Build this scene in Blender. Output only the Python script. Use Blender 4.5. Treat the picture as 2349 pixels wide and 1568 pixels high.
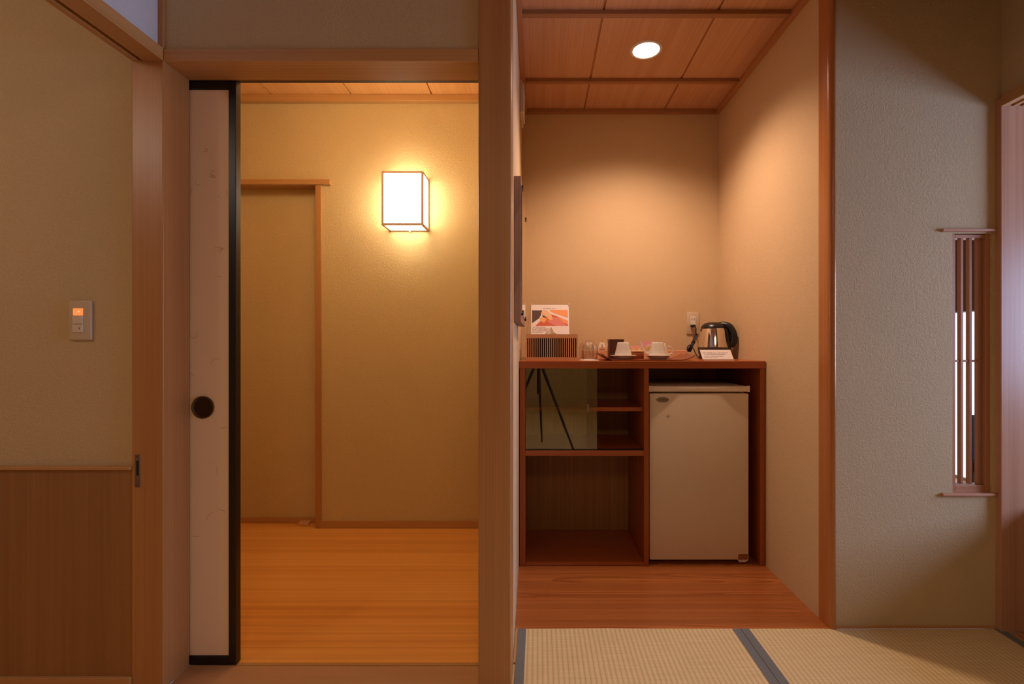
import bpy, bmesh, math, random
from mathutils import Vector, Matrix
random.seed(7)
PI = math.pi
S = bpy.context.scene
for o in list(bpy.data.objects): bpy.data.objects.remove(o)
C = bpy.context.collection

# ------------------------------------------------------------------ camera
F = 1100.0; CX = 1235.0; CY = 786.0; H = 1.04          # focal length (px), vanishing point, eye height
cam_d = bpy.data.cameras.new('camera'); cam = bpy.data.objects.new('camera', cam_d); C.objects.link(cam)
cam.location = (0, 0, H); cam.rotation_euler = (PI/2, 0, 0)
cam_d.sensor_width = 36.0; cam_d.sensor_fit = 'HORIZONTAL'; cam_d.lens = 36.0*F/2349.0
cam_d.shift_x = -(CX-1174.5)/2349.0; cam_d.shift_y = (CY-784.0)/2349.0
cam_d.clip_start = 0.02
S.camera = cam
# ------------------------------------------------------------------ world, exposure
w = bpy.data.worlds.new('world'); S.world = w; w.use_nodes = True
w.node_tree.nodes['Background'].inputs[0].default_value = (0.55, 0.68, 1.0, 1)
w.node_tree.nodes['Background'].inputs[1].default_value = 0.3
S.view_settings.view_transform = 'Standard'; S.view_settings.look = 'None'
S.view_settings.exposure = 0.0; S.view_settings.gamma = 1.0
try: S.view_settings.use_curve_mapping = False
except Exception: pass
# lamp strengths and colours (used by the builders of the lamps)
DOWN_W = 75.0;  DOWN_C = (1.0, 0.68, 0.50)
SCONCE = 13.0;   SCONCE_C = (1.0, 0.82, 0.58)
DAY = 1.6; DAYF = 18.0;      DAY_C = (0.82, 0.88, 1.0); DAYF_C = (0.48, 0.61, 1.0)
HALL = 19.0;    HALL_C = (1.0, 0.76, 0.46)
SIDE = 9.5;     SIDE_C = (1.0, 0.84, 0.68)
ROOM = 17.0;     ROOM_C = (1.0, 0.72, 0.42)  # added fill light behind the camera

# ------------------------------------------------------------------ helpers
def px(x, D): return (x-CX)*D/F
def pz(y, D): return H+(CY-y)*D/F

def wpos(o):
    v = Vector((0,0,0))
    while o is not None: v += o.location; o = o.parent
    return v
def obj(name, bm, mat, parent=None, smooth=False):
    me = bpy.data.meshes.new(name)
    bmesh.ops.recalc_face_normals(bm, faces=bm.faces)
    if parent is not None:
        off = wpos(parent)
        bmesh.ops.translate(bm, verts=bm.verts, vec=-off)
    bm.to_mesh(me); bm.free()
    for m in (mat if isinstance(mat, (list, tuple)) else [mat]): me.materials.append(m)
    if smooth:
        me.polygons.foreach_set('use_smooth', [True]*len(me.polygons))
        try: me.set_sharp_from_angle(angle=math.radians(40))
        except Exception: pass
    o = bpy.data.objects.new(name, me); C.objects.link(o)
    if parent is not None: o.parent = parent
    return o
def struct(name, bm, mat, smooth=False):
    o = obj(name, bm, mat, None, smooth); o['kind'] = 'structure'; return o
def sroot(name, loc):
    o = bpy.data.objects.new(name, None); C.objects.link(o); o.location = loc
    o.empty_display_size = 0.05; o['kind'] = 'structure'; return o
def thing(name, label, cat, loc, group=None):
    o = bpy.data.objects.new(name, None); C.objects.link(o); o.location = loc; o.empty_display_size = 0.05
    o['label'] = label; o['category'] = cat
    if group: o['group'] = group
    return o
def tag(o, label, cat, group=None):
    o['label'] = label; o['category'] = cat
    if group: o['group'] = group
    return o

def NB(): return bmesh.new()
def box(bm, x0, x1, y0, y1, z0, z1, bev=0.0, mi=0, seg=2):
    n0 = len(bm.faces)
    r = bmesh.ops.create_cube(bm, size=1.0)
    vs = r['verts']
    for v in vs:
        v.co = Vector((x0+(v.co.x+.5)*(x1-x0), y0+(v.co.y+.5)*(y1-y0), z0+(v.co.z+.5)*(z1-z0)))
    if bev > 0:
        es = set()
        for v in vs:
            for e in v.link_edges: es.add(e)
        bmesh.ops.bevel(bm, geom=list(es), offset=bev, segments=seg, profile=0.5, affect='EDGES')
    if mi:
        bm.faces.ensure_lookup_table()
        for f in bm.faces[n0:]: f.material_index = mi
    return bm
def B(x0, x1, y0, y1, z0, z1, bev=0.0): return box(NB(), x0, x1, y0, y1, z0, z1, bev)
def lathe(bm, prof, cx, cy, z, seg=48, sx=1, sy=1):
    rings = []
    for r, h in prof:
        if r < 1e-6: rings.append([bm.verts.new((cx, cy, z+h))])
        else: rings.append([bm.verts.new((cx+sx*r*math.cos(2*PI*i/seg), cy+sy*r*math.sin(2*PI*i/seg), z+h)) for i in range(seg)])
    for a, b in zip(rings[:-1], rings[1:]):
        for i in range(seg):
            j = (i+1) % seg
            if len(a) == 1 and len(b) == 1: continue
            if len(a) == 1: bm.faces.new((a[0], b[i], b[j]))
            elif len(b) == 1: bm.faces.new((a[i], a[j], b[0]))
            else: bm.faces.new((a[i], a[j], b[j], b[i]))
    return bm
def smoothpath(pts, n=8):
    P = [Vector(p) for p in pts]; out = []
    for i in range(len(P)-1):
        p0 = P[max(i-1,0)]; p1 = P[i]; p2 = P[i+1]; p3 = P[min(i+2,len(P)-1)]
        for k in range(n):
            t = k/n
            out.append(0.5*((2*p1)+(-p0+p2)*t+(2*p0-5*p1+4*p2-p3)*t*t+(-p0+3*p1-3*p2+p3)*t**3))
    out.append(P[-1]); return out
def tube(bm, pts, r, seg=10, flat=None, up=(0,1,0)):
    """sweep an ellipse: r may be a list; flat=(a,b) scales the two cross axes"""
    n = len(pts); R = r if isinstance(r, (list, tuple)) else [r]*n
    up = Vector(up); rings = []; a_, b_ = flat or (1, 1)
    prev = None
    for i, p in enumerate(pts):
        t = (pts[min(i+1,n-1)]-pts[max(i-1,0)]).normalized()
        u = up if abs(t.dot(up)) < 0.95 else Vector((0.3,0.2,1))
        if prev is not None and flat is None: u = prev
        s = t.cross(u).normalized(); u2 = s.cross(t).normalized(); prev = u2
        rr = R[int(i*(len(R)-1)/max(n-1,1))] if len(R) != n else R[i]
        rings.append([bm.verts.new(p+s*math.cos(2*PI*k/seg)*rr*a_+u2*math.sin(2*PI*k/seg)*rr*b_) for k in range(seg)])
    for a, b in zip(rings[:-1], rings[1:]):
        for k in range(seg):
            j = (k+1) % seg; bm.faces.new((a[k], a[j], b[j], b[k]))
    bm.faces.new(rings[0]); bm.faces.new(list(reversed(rings[-1])))
    return bm
def prism(bm, poly, z0, z1, mi=0):
    a = [bm.verts.new((x, y, z0)) for x, y in poly]; b = [bm.verts.new((x, y, z1)) for x, y in poly]
    n = len(poly); fs = []
    for i in range(n): fs.append(bm.faces.new((a[i], a[(i+1)%n], b[(i+1)%n], b[i])))
    fs.append(bm.faces.new(a)); fs.append(bm.faces.new(list(reversed(b))))
    for f in fs: f.material_index = mi
    return bm
def plate_xz(bm, poly, y0, y1, mi=0):
    a = [bm.verts.new((x, y0, z)) for x, z in poly]; b = [bm.verts.new((x, y1, z)) for x, z in poly]
    n = len(poly); fs = []
    for i in range(n): fs.append(bm.faces.new((a[i], a[(i+1)%n], b[(i+1)%n], b[i])))
    fs.append(bm.faces.new(a)); fs.append(bm.faces.new(list(reversed(b))))
    for f in fs: f.material_index = mi
    return bm
def hexa(bm, v8):
    v = [bm.verts.new(p) for p in v8]
    for f in ((0,1,2,3),(7,6,5,4),(0,4,5,1),(1,5,6,2),(2,6,7,3),(3,7,4,0)): bm.faces.new([v[i] for i in f])
    return bm

# ------------------------------------------------------------------ materials
def lin(c):
    return tuple(((x/255)/12.92 if x/255 <= .04045 else ((x/255+.055)/1.055)**2.4) for x in c)+(1,)
def mat_base(name):
    m = bpy.data.materials.new(name); m.use_nodes = True
    nt = m.node_tree; p = nt.nodes['Principled BSDF']; return m, nt, p
def plain(name, c, rough=0.5, metal=0.0, spec=0.5, coat=0.0):
    m, nt, p = mat_base(name)
    p.inputs['Base Color'].default_value = lin(c); p.inputs['Roughness'].default_value = rough
    p.inputs['Metallic'].default_value = metal; p.inputs['Specular IOR Level'].default_value = spec
    p.inputs['Coat Weight'].default_value = coat
    # very faint mottling so that nothing is perfectly flat
    n = nt.nodes.new('ShaderNodeTexNoise'); n.inputs['Scale'].default_value = 40; n.inputs['Detail'].default_value = 3
    tc = nt.nodes.new('ShaderNodeTexCoord'); nt.links.new(tc.outputs['Object'], n.inputs['Vector'])
    mp = nt.nodes.new('ShaderNodeMapRange'); mp.inputs['To Min'].default_value = max(rough-.05,.01); mp.inputs['To Max'].default_value = min(rough+.05,1)
    nt.links.new(n.outputs['Fac'], mp.inputs['Value']); nt.links.new(mp.outputs['Result'], p.inputs['Roughness'])
    return m
def emit(name, col, s):
    m, nt, p = mat_base(name)
    nt.nodes.remove(p); e = nt.nodes.new('ShaderNodeEmission'); e.inputs[0].default_value = (*col, 1); e.inputs[1].default_value = s
    nt.links.new(e.outputs[0], nt.nodes['Material Output'].inputs[0]); return m
def plaster(name, c, bump=0.27, scale=300, var=0.06):
    m, nt, p = mat_base(name); L = nt.links
    tc = nt.nodes.new('ShaderNodeTexCoord')
    n1 = nt.nodes.new('ShaderNodeTexNoise'); n1.inputs['Scale'].default_value = scale; n1.inputs['Detail'].default_value = 1.0; n1.inputs['Roughness'].default_value = .5
    n2 = nt.nodes.new('ShaderNodeTexNoise'); n2.inputs['Scale'].default_value = 2.2; n2.inputs['Detail'].default_value = 4
    n3 = nt.nodes.new('ShaderNodeTexNoise'); n3.inputs['Scale'].default_value = scale*.35; n3.inputs['Detail'].default_value = 2
    for n in (n1, n2, n3): L.new(tc.outputs['Object'], n.inputs['Vector'])
    r = nt.nodes.new('ShaderNodeMixRGB'); c0 = lin(c)
    r.inputs[1].default_value = tuple(x*(1-var) for x in c0[:3])+(1,); r.inputs[2].default_value = tuple(min(x*(1+var),1) for x in c0[:3])+(1,)
    L.new(n2.outputs['Fac'], r.inputs[0])
    r2 = nt.nodes.new('ShaderNodeMixRGB'); r2.blend_type = 'MULTIPLY'; r2.inputs[0].default_value = 1
    mp = nt.nodes.new('ShaderNodeMapRange'); mp.inputs['From Min'].default_value = .3; mp.inputs['From Max'].default_value = .7
    mp.inputs['To Min'].default_value = .95; mp.inputs['To Max'].default_value = 1.03
    L.new(n1.outputs['Fac'], mp.inputs['Value']); L.new(r.outputs[0], r2.inputs[1]); L.new(mp.outputs['Result'], r2.inputs[2])
    L.new(r2.outputs[0], p.inputs['Base Color'])
    ad = nt.nodes.new('ShaderNodeMath'); ad.operation = 'ADD'; L.new(n1.outputs['Fac'], ad.inputs[0]); L.new(n3.outputs['Fac'], ad.inputs[1])
    b = nt.nodes.new('ShaderNodeBump'); b.inputs['Strength'].default_value = bump; b.inputs['Distance'].default_value = .0085
    L.new(ad.outputs[0], b.inputs['Height']); L.new(b.outputs[0], p.inputs['Normal'])
    p.inputs['Roughness'].default_value = .85; p.inputs['Specular IOR Level'].default_value = .25
    return m
def wood(name, c1, c2, axis='Z', fine=130, rough=.38, coarse=9, bump=.08, coat=0.0, rings=0.0, ringscale=14, spec=.5, stretch=1.2, ringz=0.35, ringlong=.16, planks=None):
    """grain runs along axis; rings>0 adds flat-sawn figure"""
    m, nt, p = mat_base(name); L = nt.links
    tc = nt.nodes.new('ShaderNodeTexCoord')
    def mapped(s_long, s_cross):
        mp = nt.nodes.new('ShaderNodeMapping')
        sc = [s_cross]*3; sc['XYZ'.index(axis)] = s_long; mp.inputs['Scale'].default_value = sc
        L.new(tc.outputs['Object'], mp.inputs['Vector']); return mp
    a = mapped(stretch, fine); n1 = nt.nodes.new('ShaderNodeTexNoise'); n1.inputs['Scale'].default_value = 1; n1.inputs['Detail'].default_value = 3
    L.new(a.outputs[0], n1.inputs['Vector'])
    b = mapped(.35, coarse); n2 = nt.nodes.new('ShaderNodeTexNoise'); n2.inputs['Scale'].default_value = 1; n2.inputs['Detail'].default_value = 4
    L.new(b.outputs[0], n2.inputs['Vector'])
    mx = nt.nodes.new('ShaderNodeMath'); mx.operation = 'MULTIPLY_ADD'; L.new(n1.outputs['Fac'], mx.inputs[0]); mx.inputs[1].default_value = .55
    m2 = nt.nodes.new('ShaderNodeMath'); m2.operation = 'MULTIPLY'; L.new(n2.outputs['Fac'], m2.inputs[0]); m2.inputs[1].default_value = .45
    L.new(m2.outputs[0], mx.inputs[2])
    fac = mx.outputs[0]
    if rings > 0:
        mp = nt.nodes.new('ShaderNodeMapping'); sc = [1, 1, 1]; sc['XYZ'.index(axis)] = ringlong; sc[2 if axis != 'Z' else 1] *= ringz
        mp.inputs['Scale'].default_value = sc; L.new(tc.outputs['Object'], mp.inputs['Vector'])
        wv = nt.nodes.new('ShaderNodeTexNoise'); wv.inputs['Scale'].default_value = 3.2; wv.inputs['Detail'].default_value = 1.2
        L.new(mp.outputs[0], wv.inputs['Vector'])
        k = nt.nodes.new('ShaderNodeMath'); k.operation = 'MULTIPLY'; L.new(wv.outputs['Fac'], k.inputs[0]); k.inputs[1].default_value = ringscale
        fr = nt.nodes.new('ShaderNodeMath'); fr.operation = 'FRACT'; L.new(k.outputs[0], fr.inputs[0])
        pw = nt.nodes.new('ShaderNodeMath'); pw.operation = 'POWER'; L.new(fr.outputs[0], pw.inputs[0]); pw.inputs[1].default_value = 2.5
        mm = nt.nodes.new('ShaderNodeMath'); mm.operation = 'MULTIPLY_ADD'; L.new(pw.outputs[0], mm.inputs[0]); mm.inputs[1].default_value = -rings
        L.new(fac, mm.inputs[2]); fac = mm.outputs[0]
    if planks:
        ax, pw_ = planks
        sp = nt.nodes.new('ShaderNodeSeparateXYZ'); L.new(tc.outputs['Object'], sp.inputs[0])
        d = nt.nodes.new('ShaderNodeMath'); d.operation = 'DIVIDE'; L.new(sp.outputs[ax], d.inputs[0]); d.inputs[1].default_value = pw_
        fl = nt.nodes.new('ShaderNodeMath'); fl.operation = 'FLOOR'; L.new(d.outputs[0], fl.inputs[0])
        wn = nt.nodes.new('ShaderNodeTexWhiteNoise'); wn.noise_dimensions = '1D'; L.new(fl.outputs[0], wn.inputs['W'])
        pm = nt.nodes.new('ShaderNodeMath'); pm.operation = 'MULTIPLY_ADD'; L.new(wn.outputs['Value'], pm.inputs[0]); pm.inputs[1].default_value = .16
        L.new(fac, pm.inputs[2])
        f2 = nt.nodes.new('ShaderNodeMath'); f2.operation = 'FRACT'; L.new(d.outputs[0], f2.inputs[0])
        lt = nt.nodes.new('ShaderNodeMath'); lt.operation = 'LESS_THAN'; L.new(f2.outputs[0], lt.inputs[0]); lt.inputs[1].default_value = .012
        ps = nt.nodes.new('ShaderNodeMath'); ps.operation = 'MULTIPLY_ADD'; L.new(lt.outputs[0], ps.inputs[0]); ps.inputs[1].default_value = -.22
        L.new(pm.outputs[0], ps.inputs[2]); fac = ps.outputs[0]
    cr = nt.nodes.new('ShaderNodeMapRange'); cr.inputs['From Min'].default_value = .33; cr.inputs['From Max'].default_value = .67
    L.new(fac, cr.inputs['Value'])
    mix = nt.nodes.new('ShaderNodeMixRGB'); mix.inputs[1].default_value = lin(c1); mix.inputs[2].default_value = lin(c2)
    L.new(cr.outputs['Result'], mix.inputs[0]); L.new(mix.outputs[0], p.inputs['Base Color'])
    bp = nt.nodes.new('ShaderNodeBump'); bp.inputs['Strength'].default_value = bump; bp.inputs['Distance'].default_value = .001
    L.new(n1.outputs['Fac'], bp.inputs['Height']); L.new(bp.outputs[0], p.inputs['Normal'])
    p.inputs['Roughness'].default_value = rough; p.inputs['Coat Weight'].default_value = coat; p.inputs['Coat Roughness'].default_value = .12
    p.inputs['Specular IOR Level'].default_value = spec
    return m
def tatami_mat(name, c1, c2):
    m, nt, p = mat_base(name); L = nt.links
    tc = nt.nodes.new('ShaderNodeTexCoord'); sp = nt.nodes.new('ShaderNodeSeparateXYZ'); L.new(tc.outputs['Object'], sp.inputs[0])
    def wave(out, freq):
        k = nt.nodes.new('ShaderNodeMath'); k.operation = 'MULTIPLY'; L.new(out, k.inputs[0]); k.inputs[1].default_value = 2*PI*freq
        s = nt.nodes.new('ShaderNodeMath'); s.operation = 'SINE'; L.new(k.outputs[0], s.inputs[0])
        a = nt.nodes.new('ShaderNodeMath'); a.operation = 'MULTIPLY_ADD'; L.new(s.outputs[0], a.inputs[0]); a.inputs[1].default_value = .5; a.inputs[2].default_value = .5
        return a.outputs[0]
    sx = wave(sp.outputs[0], 1/.0165); sy = wave(sp.outputs[1], 1/.0062)
    pw = nt.nodes.new('ShaderNodeMath'); pw.operation = 'POWER'; L.new(sx, pw.inputs[0]); pw.inputs[1].default_value = .38
    mp = nt.nodes.new('ShaderNodeMapping'); mp.inputs['Scale'].default_value = (7, 260, 1); L.new(tc.outputs['Object'], mp.inputs['Vector'])
    n = nt.nodes.new('ShaderNodeTexNoise'); n.inputs['Scale'].default_value = 1; n.inputs['Detail'].default_value = 2; L.new(mp.outputs[0], n.inputs['Vector'])
    mix = nt.nodes.new('ShaderNodeMixRGB'); mix.inputs[1].default_value = lin(c1); mix.inputs[2].default_value = lin(c2)
    L.new(pw.outputs[0], mix.inputs[0])
    mr = nt.nodes.new('ShaderNodeMapRange'); mr.inputs['From Min'].default_value = .3; mr.inputs['From Max'].default_value = .7; mr.inputs['To Min'].default_value = .9; mr.inputs['To Max'].default_value = 1.05
    L.new(n.outputs['Fac'], mr.inputs['Value'])
    m2 = nt.nodes.new('ShaderNodeMixRGB'); m2.blend_type = 'MULTIPLY'; m2.inputs[0].default_value = 1
    L.new(mix.outputs[0], m2.inputs[1]); L.new(mr.outputs['Result'], m2.inputs[2]); L.new(m2.outputs[0], p.inputs['Base Color'])
    ad = nt.nodes.new('ShaderNodeMath'); ad.operation = 'MULTIPLY_ADD'; L.new(sy, ad.inputs[0]); ad.inputs[1].default_value = .25; L.new(pw.outputs[0], ad.inputs[2])
    b = nt.nodes.new('ShaderNodeBump'); b.inputs['Strength'].default_value = .5; b.inputs['Distance'].default_value = .0015
    L.new(ad.outputs[0], b.inputs['Height']); L.new(b.outputs[0], p.inputs['Normal'])
    p.inputs['Roughness'].default_value = .7; p.inputs['Specular IOR Level'].default_value = .3
    return m
def clear(name, tint=(1,1,1), base=.045, rough=0.0):
    """glass sheet: mirror reflection by viewing angle over straight transmission"""
    m, nt, p = mat_base(name); nt.nodes.remove(p); L = nt.links
    f = nt.nodes.new('ShaderNodeLayerWeight'); f.inputs[0].default_value = .5
    pw = nt.nodes.new('ShaderNodeMath'); pw.operation = 'POWER'; L.new(f.outputs['Facing'], pw.inputs[0]); pw.inputs[1].default_value = 3.2
    mr = nt.nodes.new('ShaderNodeMapRange'); L.new(pw.outputs[0], mr.inputs['Value']); mr.inputs['To Min'].default_value = base; mr.inputs['To Max'].default_value = .85
    t = nt.nodes.new('ShaderNodeBsdfTransparent'); t.inputs[0].default_value = (*tint, 1)
    g = nt.nodes.new('ShaderNodeBsdfGlossy'); g.inputs['Roughness'].default_value = rough
    mx = nt.nodes.new('ShaderNodeMixShader'); L.new(mr.outputs['Result'], mx.inputs[0]); L.new(t.outputs[0], mx.inputs[1]); L.new(g.outputs[0], mx.inputs[2])
    L.new(mx.outputs[0], nt.nodes['Material Output'].inputs[0]); return m

M = {}
M['plaster'] = plaster('plaster_olive', (198, 176, 138))
M['plaster_hall'] = plaster('plaster_hall', (208, 182, 132))
M['plaster_alcove'] = plaster('plaster_alcove', (208, 180, 140), bump=.12)
M['paperwall'] = plaster('paper_white', (205, 202, 200), bump=.1)
M['post'] = wood('hinoki_post', (166, 114, 64), (186, 134, 82), 'Z', fine=230, rough=.36, coarse=14)
M['post_h'] = wood('hinoki_beam', (174, 126, 72), (198, 150, 94), 'X', fine=230, rough=.32, coarse=14)
M['post_y'] = wood('hinoki_beam_deep', (174, 126, 72), (196, 148, 92), 'Y', fine=230, rough=.34, coarse=14)
M['log'] = wood('round_post', (166, 104, 56), (184, 120, 70), 'Z', fine=200, rough=.22, coarse=12)
M['wains'] = wood('wainscot_wood', (142, 100, 56), (158, 114, 66), 'Z', fine=90, rough=.45, coarse=10, bump=.04)
M['ceil'] = wood('ceiling_cedar', (184, 134, 98), (208, 160, 120), 'Y', fine=190, rough=.5, coarse=20)
M['ceil_trim_x'] = wood('ceiling_batten', (152, 104, 66), (170, 120, 80), 'X', fine=150, rough=.5)
M['ceil_trim_y'] = wood('ceiling_cornice', (166, 112, 72), (186, 130, 88), 'Y', fine=150, rough=.5)
M['hallfloor'] = wood('hall_floor_wood', (214, 138, 58), (240, 174, 88), 'X', fine=70, rough=.3, coarse=26, bump=.06, stretch=.6, planks=(1, .149))
M['hallceil'] = wood('hall_ceiling_wood', (214, 158, 96), (232, 178, 116), 'Y', fine=90, rough=.5)
M['alcfloor'] = wood('alcove_floor_board', (150, 84, 40), (192, 118, 62), 'X', fine=70, rough=.3, coarse=22, rings=.24, ringscale=90, bump=.06, stretch=.5, ringz=1, ringlong=.07)
M['cab'] = wood('cabinet_wood', (150, 70, 28), (170, 88, 40), 'X', fine=120, rough=.3, coarse=16, coat=.15)
M['cab_v'] = wood('cabinet_wood_upright', (144, 70, 28), (162, 86, 38), 'Z', fine=120, rough=.32, coarse=16)
M['cab_back'] = wood('cabinet_back_board', (132, 88, 44), (158, 108, 58), 'Z', fine=60, rough=.5, coarse=22)
M['thresh'] = wood('threshold_wood', (176, 130, 88), (192, 146, 104), 'X', fine=40, rough=.34, coarse=6, bump=.03)
M['darkwood'] = wood('dark_track_wood', (70, 44, 26), (92, 60, 36), 'X', fine=100, rough=.5)
M['jamb'] = wood('jamb_board', (176, 128, 98), (196, 150, 120), 'Z', fine=120, rough=.3, coarse=20)
M['slat'] = wood('slat_wood', (168, 112, 78), (192, 136, 98), 'Z', fine=140, rough=.42, coarse=20)
M['slat_x'] = wood('sill_wood', (178, 122, 88), (202, 148, 112), 'X', fine=140, rough=.4, coarse=20)
M['lacquer'] = plain('black_lacquer', (10, 8, 7), .3, coat=.1)
M['fusuma'] = plain('fusuma_paper', (240, 214, 186), .7, spec=.2)
M['ink'] = plain('ink_stroke', (186, 148, 118), .8)
M['pull'] = plain('bronze_pull', (66, 44, 26), .45, metal=.6)
M['pull_rim'] = plain('bronze_pull_rim', (104, 78, 48), .35, metal=.7)
M['tatami'] = tatami_mat('tatami_weave', (196, 172, 122), (222, 198, 148))
M['heri'] = plaster('tatami_border_cloth', (116, 118, 116), bump=.15, scale=900)
M['white'] = plain('white_plastic', (222, 216, 206), .35)
M['ivory'] = plain('ivory_plastic', (200, 180, 152), .32)
M['ivory2'] = plain('ivory_button', (218, 204, 186), .35)
M['fridge'] = plain('fridge_enamel', (214, 196, 172), .42)
M['fridge_lid'] = plain('fridge_lid_plastic', (222, 206, 188), .35)
M['gasket'] = plain('grey_gasket', (70, 60, 46), .6)
M['badge'] = plain('badge_grey', (138, 128, 108), .3, metal=.5)
M['badge_text'] = plain('badge_mark', (96, 84, 64), .5)
M['chrome'] = plain('chrome', (226, 220, 214), .1, metal=1)
M['steel'] = plain('dull_steel', (140, 128, 112), .35, metal=.9)
M['black'] = plain('black_plastic', (18, 16, 15), .33)
M['blackm'] = plain('black_cord', (14, 12, 11), .45)
M['ceramic'] = plain('white_ceramic', (226, 218, 208), .16, coat=.3)
M['glass'] = clear('tumbler_glass', (.985,.985,.98), .06)
M['cabglass'] = clear('cabinet_glass', (.90,.88,.80), .115)
M['acrylic'] = clear('acrylic_sheet', (.96,.96,.95), .045)
M['mirror'] = plain('mirror_glass', (225, 222, 216), .03, metal=1)
M['lightwood'] = wood('light_wood_box', (206, 152, 108), (224, 172, 128), 'X', fine=120, rough=.5)
M['redwood'] = wood('reddish_tray_wood', (112, 54, 34), (146, 76, 50), 'X', fine=130, rough=.35, coarse=40)
M['boardwood'] = wood('flat_sawn_board', (140, 96, 72), (168, 120, 92), 'Z', fine=60, rough=.45, rings=.3, ringscale=16)
M['wicker'] = plain('dark_wicker', (92, 48, 24), .5)
M['slotdark'] = plain('dark_slot', (22, 14, 8), .8)
M['paper'] = plain('paper_white_sheet', (232, 224, 222), .6)
M['text'] = plain('print_grey', (150, 124, 120), .7)
M['tissue'] = plain('tissue_paper', (250, 246, 243), .8)
M['p_brown'] = plain('print_brown', (88, 62, 50), .6); M['p_orange'] = plain('print_orange', (240, 158, 98), .6)
M['p_red'] = plain('print_red', (206, 96, 70), .6); M['p_pink'] = plain('print_pink', (222, 132, 122), .6)
M['p_skin'] = plain('print_skin', (238, 186, 136), .6); M['p_yellow'] = plain('print_yellow', (236, 180, 96), .6)
M['pk_pink'] = plain('packet_pink', (246, 178, 186), .45); M['pk_yel'] = plain('packet_yellow', (236, 190, 92), .45)
M['pk_white'] = plain('packet_white', (238, 226, 214), .45)
M['orange'] = plain('orange_tag', (240, 140, 40), .5)
M['sticker'] = wood('brown_sticker', (130, 74, 44), (146, 88, 54), 'X', fine=60, rough=.6)
M['lampframe'] = wood('lamp_frame_wood', (186, 146, 122), (204, 166, 142), 'Z', fine=120, rough=.5)
M['lampglow'] = emit('lamp_paper_glow', SCONCE_C, SCONCE)
M['downglow'] = emit('downlight_glow', (1.0, .86, .74), 6.0)
M['dayglow'] = emit('daylight_paper', DAY_C, DAY)
M['dayfront'] = emit('daylight_window', DAYF_C, DAYF)
M['sideglow'] = emit('side_room_lamp_glow', SIDE_C, SIDE)
M['hallglow'] = emit('hall_ceiling_lamp_glow', HALL_C, HALL)
M['roomglow'] = emit('room_fill_glow', ROOM_C, ROOM)
M['orangeglow'] = emit('lit_orange_button', (1.0, .26, .07), 1.1)
M['orangehot'] = emit('lit_orange_spot', (1.0, .55, .2), 1.2)
M['blind'] = wood('blind_wood', (96, 66, 46), (122, 86, 60), 'Z', fine=60, rough=.6)
M['engfloor'] = wood('engawa_floor', (170, 112, 80), (192, 134, 98), 'Y', fine=60, rough=.35)
M['navy'] = plain('navy_upholstery', (34, 34, 48), .7)
M['tripodm'] = plain('tripod_black', (26, 24, 24), .4)

# ------------------------------------------------------------------ setting: floors
DF = 1.435; DB = 1.544            # front and back of the doorway partition
AF = 1.745                         # front edge of alcove floor / plane of the right-hand wall
AB = 2.82                          # alcove back wall
HB = 2.705                         # hall back wall
struct('floor', B(-1.123, 1.70, -3.0, 1.745, -.06, -.004), M['tatami'])
struct('floor_alcove', B(-.13, 1.09, AF+.001, AB+.02, -.06, 0.0, .0015), M['alcfloor'])
struct('floor_hall', B(-2.4, -.12, 1.562, 2.83, -.06, -.001), M['hallfloor'])
struct('floor_side', B(-3.0, -1.124, -3.0, 1.46, -.06, -.002), M['hallfloor'])
struct('floor_engawa', B(1.72, 3.4, -3.0, 4.6, -.06, -.002), M['engfloor'])
bm = NB(); box(bm, -1.123, -.18, DF, DB-.001, -.06, .001, .002)
struct('trim_1', bm, M['thresh'])
bm = NB(); box(bm, -1.123, -.18, DB+.006, 1.560, -.06, -.0005, .001); struct('trim_2', bm, M['post_h'])

# tatami mats
def mat(x0, x1, y0, y1, label):
    t = thing('tatami_mat', label, 'tatami mat', ((x0+x1)/2, (y0+y1)/2, -.003), 'woven tatami mats on the room floor')
    obj('woven_surface', B(x0+.030, x1-.030, y0, y1, -.003, .0008), M['tatami'], t)
    obj('cloth_border', B(x0, x0+.030, y0, y1, -.003, .0018, .0006), M['heri'], t)
    obj('cloth_border', B(x1-.030, x1, y0, y1, -.003, .0018, .0006), M['heri'], t)
mat(-.0746, .7350, .0, 1.744, 'left tatami mat, in front of the cabinet alcove beside the wide post')
mat(.7365, 1.686, .0, 1.744, 'right tatami mat, below the plain wall with the slatted window')

# ------------------------------------------------------------------ walls
struct('ceiling', B(-3.0, 1.80, -3.0, 1.75, 2.45, 2.50), M['ceil'])
struct('wall_back', B(-3.05, 3.4, -3.06, -3.0, -.05, 2.5), M['plaster'])
struct('wall_side_left', B(-3.06, -3.0, -3.0, 1.5, -.05, 2.5), M['plaster'])
# frontal wall with the switch (left)
wf = struct('wall_left', B(-3.0, -1.2172, 1.448, 1.53, 0, 2.45), M['plaster'])
struct('wall_above_door', B(-1.1225, -.1805, 1.446, 1.536, 1.9215, 2.45), M['plaster'])
struct('wall_above_left_opening', B(-1.205, -1.139, -3.0, 1.4345, 1.922, 2.45), M['paperwall'])
# side-room wainscot
struct('trim_3', B(-3.0, -1.2175, 1.438, 1.4479, .042, .660), M['wains'])
bm = NB(); box(bm, -3.0, -1.2178, 1.428, 1.4478, .6601, .6705, .003); struct('trim_4', bm, M['post_h'])
bm = NB(); box(bm, -3.0, -1.2175, 1.428, 1.4478, -.002, .0415, .002); struct('baseboard_left', bm, M['post_h'])
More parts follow.
